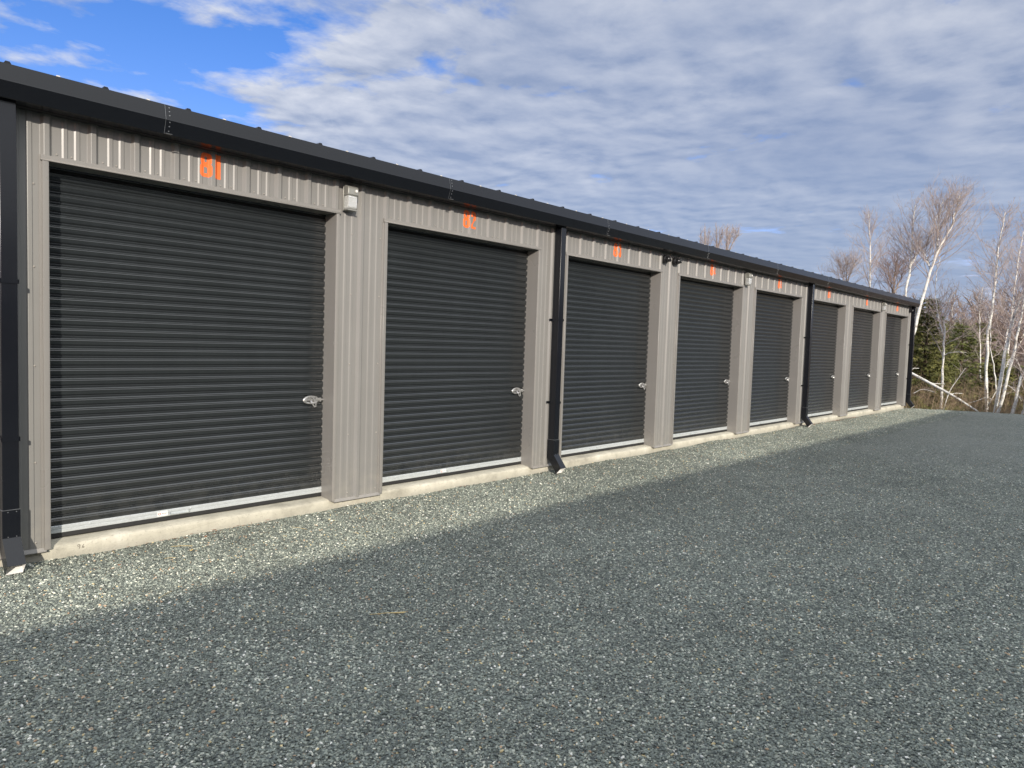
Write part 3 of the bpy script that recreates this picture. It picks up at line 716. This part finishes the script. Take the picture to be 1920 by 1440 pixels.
birch('bare_tree',[[(1341,525),(1343,462),(1343,425)],[(1342,480),(1348,455),(1355,430)]],36,.08,14,'middle one of three bare tree tops poking above the middle of the roof',t0=.25,nb=20,blen=1.1,lean=(0,0,.5),bark='bark',group='bare tree tops above the roof',el=(50,75))
birch('bare_tree',[[(1360,530),(1362,468),(1364,428)],[(1362,485),(1374,455),(1386,440)],[(1362,480),(1367,455),(1375,428)]],36,.07,15,'right one of three bare tree tops poking above the middle of the roof',t0=.25,nb=24,blen=1.3,lean=(0,-.2,.4),bark='bark',group='bare tree tops above the roof',el=(40,75))
birch('bare_tree',[[(1585,640),(1586,540),(1588,505),(1590,485)],[(1586,545),(1580,515),(1574,492)],[(1586,535),(1597,508),(1606,488)]],40,.07,16,'low bushy grey tree above the roof left of the slender birch',t0=.35,nb=34,blen=2.0,bark='bark',group='bare trees behind the building')
birch('bare_tree',[[(1676,650),(1676,540),(1680,500),(1684,478)],[(1676,560),(1668,520),(1662,488)],[(1677,550),(1690,520),(1700,495)]],36,.08,17,'reddish bare tree holding dead leaves above the roof corner',t0=.3,nb=40,blen=1.9,bark='bark',group='bare trees behind the building',twm='twig_far')
birch('bare_tree',[[(1795,768),(1794,700),(1796,640),(1800,600)],[(1795,660),(1806,625),(1816,600)]],36,.06,18,'grey twisted tree left of the tan leaf bank',t0=.4,nb=24,blen=1.4,bark='bark',group='bare trees behind the building')
# arching white branches near the ground
def arch(pl,X,r,label):
    w=[atX(px,py,X) for px,py in pl]; b=w[0].copy(); e=empty('dead_branch',b); tag(e,label,'branch','bare branches arching over the brush'); mb=MB(); p=smooth_path([q-b for q in w],14); mb.tube(p,[r*(1-.7*i/14) for i in range(15)],6)
    rnd=random.Random(int(pl[0][0])); 
    mb.build('stem',M['birch'],e,smooth=True); t=MB()
    for i in range(7):
        q,d=interp(p,.3+.65*rnd.random()); t.tube(branch_path(q,d+Vector((0,rnd.gauss(0,.8),rnd.gauss(.2,.6))),.5,3,.03,.15,rnd),[r*.35,r*.3,r*.2,r*.1],3,0,False)
    t.build('twigs',M['twig'],e)
arch([(1768,772),(1780,735),(1795,712),(1810,690)],28.2,.02,'pale branch slanting up right from behind the fallen trunk')
arch([(1769,668),(1778,662),(1795,660),(1812,661)],30.2,.018,'short pale limb reaching level to the right from the forked birch')
arch([(1853,760),(1872,728),(1888,722),(1905,735),(1915,752)],29,.018,'arched pale branch in front of the leaning birch pair')
arch([(1812,757),(1830,752),(1850,745),(1862,752)],29.4,.014,'low pale branch lying level left of the straight birch')
arch([(1885,690),(1895,672),(1907,676),(1917,700)],29.3,.016,'small hooked branch between the leaning birches at the right')
arch([(1712,738),(1730,730),(1755,736)],27.5,.014,'level grey twig low beside the building corner')
# the fallen white trunk
a,b=atX(1700,695,28.3),atX(1834,772,27.0); e=empty('fallen_tree',b); tag(e,'white birch trunk leaning down to the right across the yard edge','fallen tree')
mb=MB(); p=smooth_path([Vector((0,0,0)),(a-b)*.3+Vector((0,0,.05)),(a-b)*.65+Vector((0,0,.03)),a-b,(a-b)*1.25],18); mb.tube(p,[.026+.022*min(1,i/8) for i in range(19)],9); mb.build('trunk',M['birch'],e,smooth=True)
mb=MB()
for t,dy,dz in ((.3,-.35,.05),(.5,-.45,.0),(.72,-.3,.15)):
    q,_=interp(p,t); mb.tube([q,q+Vector((0,dy*.5,dz)),q+Vector((.1,dy,dz))],[.014,.012,.009],5)
mb.build('branch_stub',M['birch'],e)

def far_tree(seed,h,blen,bark,twr=.016,nb=34):
    rnd=random.Random(seed); base=Vector((0,0,0)); pts=smooth_path([(0,0,0),(rnd.gauss(0,.1),rnd.gauss(0,.1),h*.35),(rnd.gauss(0,.3),rnd.gauss(0,.3),h*.7),(rnd.gauss(0,.5),rnd.gauss(0,.5),h)],14,.02,rnd)
    tm=MB(); tm.tube(pts,[.075*(1-.8*i/14) for i in range(15)],6); cm=MB(); grow_crown(cm,pts,.06,rnd,.22,nb,blen,Vector((0,0,.2)),twr,5,2)
    return tm,cm
protos=[]
def tree_label(i,kind,grp): return None
def add_protos():
    out=[]
    for i,(h,bl,bk) in enumerate(((7.0,2.0,'birch'),(6.0,1.9,'bark'),(8.0,2.2,'bark'),(5.0,1.8,'bark'),(7.5,1.9,'birch'))):
        tm,cm=far_tree(40+i,h,bl,bk); out.append((tm,cm,bk))
    return out
FAR=[]
for i,(tm,cm,bk) in enumerate(add_protos()):
    me1=tm.build('trunk',M[bk],smooth=True); me2=cm.build('crown',[M['bark'],M['twig_far']]); FAR.append((me1.data,me2.data)); bpy.data.objects.remove(me1); bpy.data.objects.remove(me2)
def spruce_mesh(seed,h,w,nlev,dens):
    rnd=random.Random(seed); tm=MB(); tm.tube([(0,0,0),(0,0,h*.5),(0,0,h)],[.10,.06,.012],7); cm=MB()
    for l in range(nlev):
        t=l/nlev; z=h*(.06+.93*t); rad=w*(1-t)**.8*rnd.uniform(.75,1.12)+.12; nbr=rnd.randint(6,9)
        for b in range(nbr):
            az=2*math.pi*(b+rnd.random())/nbr; L=rad*rnd.uniform(.55,1.1)
            d=Vector((math.cos(az),math.sin(az),-.12+.35*t)); bp=branch_path(Vector((0,0,z)),d,L,5,-.02 if t<.6 else .04,.06,rnd)
            cm.tube(bp,[.014,.012,.010,.008,.006,.004],3,1,False)
            side=Vector((-d.y,d.x,0)).normalized()
            for q in range(int(dens*L)+4):
                tt=.12+.88*rnd.random(); p,pd=interp(bp,min(.99,tt)); s=rnd.choice((-1,1)); ln=rnd.uniform(.14,.34)*(1.15-.5*tt)
                dd=(pd*.7+side*s*rnd.uniform(.3,1)+Vector((0,0,rnd.gauss(-.18,.22)))).normalized(); wv=dd.cross(Vector((rnd.gauss(0,.5),rnd.gauss(0,.5),1))).normalized()*rnd.uniform(.014,.034)
                a_=p; e_=p+dd*ln; m1=p+dd*ln*.45
                cm.add([a_,m1+wv,e_,m1-wv],[(0,1,2,3)])
                for _ in range(2):
                    a2=p+dd*ln*rnd.uniform(.2,.7); d3=(dd+Vector((rnd.gauss(0,.6),rnd.gauss(0,.6),rnd.gauss(0,.5)))).normalized(); w2=d3.cross(Vector((rnd.gauss(0,1),rnd.gauss(0,1),1))).normalized()*rnd.uniform(.008,.018)
                    cm.add([a2,a2+d3*ln*.3+w2,a2+d3*ln*.6,a2+d3*ln*.3-w2],[(0,1,2,3)])
    return tm,cm
SPR=[]
for i,(h,w,nl,de,mt) in enumerate(((5.0,1.6,26,34,'spruce'),(3.6,1.3,20,36,'spruce'),(4.2,1.7,20,26,'pine'))):
    tm,cm=spruce_mesh(70+i,h,w,nl,de); a_=tm.build('trunk',M['sbark']); b_=cm.build('crown',[M[mt],M['sbark']]); SPR.append((a_.data,b_.data)); bpy.data.objects.remove(a_); bpy.data.objects.remove(b_)
def place(meshes,name,x,y,s,rz,label,group,cat='tree',dz=0):
    r=empty(name,(x,y,floor_h(x,y)-.05+dz)); r.scale=(s[0],s[0],s[1]); r.rotation_euler=(0,0,rz); tag(r,label,cat,group)
    for me,n in zip(meshes,('trunk','crown')):
        o=bpy.data.objects.new(n,me); C.objects.link(o); o.parent=r
    return r
rnd=random.Random(5)
def px_place(px,X): 
    d=ray(px,700); t=(X-CAM.x)/d.x; return CAM.x+d.x*t,CAM.y+d.y*t
near=[(1733,31.5,0,1.12,1.0,'large dark spruce filling the gap right of the building corner'),
      (1700,33.5,0,1.1,.95,'dark spruce partly hidden by the building end'),
      (1800,35,2,1.15,1.0,'yellow green conifer behind the forked birch'),
      (1778,33.5,2,.85,.72,'lower yellow green conifer left of the tan leaf bank'),
      (1868,33,1,1.1,.85,'dark low spruce behind the leaning birch pair'),
      (1908,32,1,1.0,.70,'dark low spruce at the right edge behind the birch stems'),
      (1835,40,0,1.0,.80,'dark spruce deep in the wood behind the straight birch'),
      (1720,29.0,1,.55,.33,'small green spruce low beside the end downspout')]
for px,X,k,s1,s2,lb in near:
    x,y=px_place(px,X); place(SPR[k],'spruce_tree',x,y,(s1,s2),rnd.random()*6,lb,'conifers beyond the yard')
cnt=0
for i in range(150):
    px=rnd.uniform(1560,2060) if i<120 else rnd.uniform(1000,1600); X=rnd.uniform(38,95)**1.0 if i<120 else rnd.uniform(45,80)
    x,y=px_place(px,X); 
    s=rnd.uniform(.75,1.05)*(1.0 if X<60 else .95)
    if i>=120: s*=.6
    place(FAR[rnd.randrange(5)],'bare_tree',x,y,(s*rnd.uniform(.9,1.2),s*(.62 if X<50 else .80)),rnd.random()*6.28,'bare grey brown tree in the thick wood beyond the yard','bare trees of the wood beyond the yard')
for i in range(34):
    px=rnd.uniform(1690,2040); X=rnd.uniform(42,80); x,y=px_place(px,X); s=rnd.uniform(.6,1.0)
    place(SPR[rnd.randrange(3)],'spruce_tree',x,y,(s,s*.8),rnd.random()*6.28,'small conifer among the bare trees of the far wood','conifers deep in the wood')
# far wooded rise
def brush(n,xr,yr,hr,name,m,label,seed,lean=.25,r=.006,sub=3):
    rn=random.Random(seed); mb=MB()
    for i in range(n):
        x=rn.uniform(*xr); y=rn.uniform(*yr)
        if x<edgeX(y)+.5: continue
        h=rn.uniform(*hr); p=Vector((x,y,floor_h(x,y)-.05)); d=Vector((rn.gauss(0,lean),rn.gauss(0,lean),1)); bp=branch_path(p,d,h,4,-.02,.10,rn); rr=r*rn.uniform(.6,1.5)
        mb.tube(bp,[rr,rr*.85,rr*.7,rr*.5,rr*.3],3,0,False)
        for s_ in range(sub):
            q,qd=interp(bp,.25+.7*rn.random()); mb.tube(branch_path(q,qd*.8+Vector((rn.gauss(0,.8),rn.gauss(0,.8),rn.gauss(.2,.4))),h*rn.uniform(.2,.45),2,-.02,.12,rn),[rr*.6,rr*.45,rr*.25],3,0,False)
    o=mb.build(name,M[m]); tag(o,label,'brush',kind='stuff'); return o
brush(2600,(25.5,36),(-6.5,5),(.5,1.9),'brush','brush','tangle of dry brown brush stems beyond the yard edge',1)
brush(1800,(34,58),(-9,12),(.8,2.6),'undergrowth','twig_far','purple brown undergrowth between the trees',2,r=.010,sub=4)
def grass(n,cx,cy,sx,sy,h,m,name,label,seed):
    rn=random.Random(seed); mb=MB()
    for i in range(n):
        x=cx+rn.gauss(0,sx); y=cy+rn.gauss(0,sy)
        if x<edgeX(y)+.15 or (y>-.1 and x<24.4): continue
        z=(yard_h(x,y) if x<edgeX(y)+1.2 else floor_h(x,y))-.02; z=max(z,floor_h(x,y)-.02)
        L=h*rn.uniform(.4,1.2); d=Vector((rn.gauss(0,.5),rn.gauss(0,.5),1)).normalized(); w=Vector((rn.gauss(0,1),rn.gauss(0,1),0)).normalized()*.006; p=Vector((x,y,z)); mdl=p+d*L*.55; e_=p+d*L+Vector((d.x,d.y,-.35))*L*.35
        mb.add([p-w,p+w,mdl+w*.8,e_,mdl-w*.8],[(0,1,2,3,4)])
    tag(mb.build(name,M[m]),label,'grass',kind='stuff')
grass(4200,27.0,-.2,.45,.7,.75,'shrub','green_shrub_growth','yellow green grassy growth behind the end downspout',3)
grass(5000,28.0,-3.0,1.2,2.6,.45,'brush','dead_grass','dead tan grass along the bottom of the bank',4)

rl=random.Random(9); lb=MB()
for cx,n in ((.9,26),(1.7,16),(4.2,14),(11.3,30),(14.2,40),(15.6,170),(17.5,120),(18.6,90),(20.5,60),(22.5,40)):
    for i in range(n):
        x=cx+rl.gauss(0,.35); y=.03-abs(rl.gauss(0,.07)); z=yard_h(x,y)+.012+rl.random()*.006; a=rl.uniform(0,3.14); L=rl.uniform(.015,.04); dx,dy=math.cos(a)*L,math.sin(a)*L; w=.0035
        lb.add([(x-dx,y-dy,z),(x,y+w,z+.003),(x+dx,y+dy,z+.001),(x,y-w,z+.003)],[(0,1,2,3)])
tag(lb.build('needle_litter',M['rust']),'red brown needle litter drifted against the concrete base',None,None,'stuff')

# ------------------------------------------------------------------ light and sky
EL,AZ=17.5,34.0      # sun height; degrees from straight-in-front of the doors towards the left
sdir=Vector((-math.sin(R_(AZ))*math.cos(R_(EL)),-math.cos(R_(AZ))*math.cos(R_(EL)),math.sin(R_(EL))))
sl=bpy.data.lights.new('sun','SUN'); sl.energy=4.6; sl.angle=R_(.53); sl.color=(1,.92,.80)
so=bpy.data.objects.new('sun',sl); C.objects.link(so); so.rotation_euler=sdir.to_track_quat('Z','Y').to_euler(); so.location=sdir*30
w=bpy.data.worlds.new('World'); scene.world=w; w.use_nodes=True; t=w.node_tree; t.nodes.clear()
class WN(N):
    def __init__(s,tree): s.t=tree
k=WN(t)
sky=k.n('ShaderNodeTexSky',None,sky_type='NISHITA'); sky.sun_disc=False; sky.sun_elevation=R_(EL); sky.sun_rotation=math.atan2(sdir.x,sdir.y); sky.altitude=50; sky.air_density=1.0; sky.dust_density=.6; sky.ozone_density=2.0
dirv=k.n('ShaderNodeTexCoord').outputs['Generated']; sp=k.n('ShaderNodeSeparateXYZ',{0:dirv})
zz=k.math('MAXIMUM',k.math('ADD',sp.outputs[2],.035),.02)
qx=k.math('DIVIDE',sp.outputs[0],zz); qy=k.math('DIVIDE',sp.outputs[1],zz)
q=k.n('ShaderNodeCombineXYZ',{0:qx,1:qy,2:3.7}).outputs[0]
warp=k.n('ShaderNodeVectorMath',{0:k.noise(q,1.1,2,.5,1),1:(.30,.30,0)},operation='MULTIPLY').outputs[0]
q2=k.n('ShaderNodeVectorMath',{0:q,1:warp},operation='ADD').outputs[0]
def dens(vec):
    a=k.noise(vec,.9,3,.5); b=k.noise(vec,3.9,7,.55)
    return k.math('ADD',k.math('MULTIPLY',a,.45),k.math('MULTIPLY',b,.55))
n0=dens(q2)
q3=k.n('ShaderNodeVectorMath',{0:q2,1:(-.06,-.09,0)},operation='ADD').outputs[0]; n1=dens(q3)
s_=k.math('SUBTRACT',k.math('MULTIPLY',qx,.8),k.math('MULTIPLY',qy,.5))
qr=k.math('SQRT',k.math('ADD',k.math('MULTIPLY',qx,qx),k.math('MULTIPLY',qy,qy)))
bias=k.math('ADD',k.mapr(s_,-.34,.58,-.086,.17),k.math('MULTIPLY',k.mapr(qr,2.50,2.15,0,.11),k.mapr(s_,.3,-.1,0,1)))
cov=k.mapr(k.math('ADD',n0,bias),.47,.585,0,1); cov=k.math('SMOOTH_MIN',cov,1.0,.1,clamp=True)
lit=k.mapr(k.math('SUBTRACT',n0,n1),-.11,.13,0,1)
thick=k.mapr(k.math('ADD',n0,bias),.5,.78,0,1)
big=k.math('MAXIMUM',k.mapr(k.noise(q2,.55,3,.5),.36,.62,1.0,.45),k.mapr(s_,.2,.9,1.25,.3))
lite=k.math('MULTIPLY',big,k.math('MULTIPLY',k.math('ADD',k.math('MULTIPLY',lit,.85),.12),k.mapr(thick,0,1,1.0,.62)),clamp=True)
ccol=k.mix(lite,(.33,.42,.62),(.95,.98,1.05))
band=k.mapr(sp.outputs[2],.10,.26,0,1); ccol=k.mix(k.math('MULTIPLY',k.math('SUBTRACT',1,band),.55),ccol,(.36,.48,.70))
skc=k.n('ShaderNodeHueSaturation',{'Saturation':1.36,'Value':1.22,'Color':sky.outputs[0]}).outputs[0]
skc=k.mix(1.0,skc,(1.25,.92,1.22),'MULTIPLY')
bg1=k.n('ShaderNodeBackground',{0:skc,1:.12}); dt=k.n('ShaderNodeVectorMath',{0:dirv,1:tuple(sdir)},operation='DOT_PRODUCT').outputs['Value']
ccol=k.mix(k.mapr(dt,-.3,.4,0,.85),ccol,(.66,.665,.64))
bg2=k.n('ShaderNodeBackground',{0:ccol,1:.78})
dt=k.n('ShaderNodeVectorMath',{0:dirv,1:tuple(sdir)},operation='DOT_PRODUCT').outputs['Value']
glow=k.math('ADD',k.mapr(sp.outputs[2],.44,.80,1,2.5),k.mapr(dt,-.3,.6,0,1.1))          # added fill: cloud above and behind the view brightened to light the gravel
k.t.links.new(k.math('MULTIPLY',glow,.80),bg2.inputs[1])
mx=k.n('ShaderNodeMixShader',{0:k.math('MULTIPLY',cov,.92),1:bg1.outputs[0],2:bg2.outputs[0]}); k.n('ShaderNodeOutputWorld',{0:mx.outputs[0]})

scene.view_settings.view_transform='Standard'; scene.view_settings.look='None'; scene.view_settings.gamma=1; scene.view_settings.exposure=0
scene.cycles.max_bounces=6; scene.cycles.caustics_reflective=False; scene.cycles.caustics_refractive=False
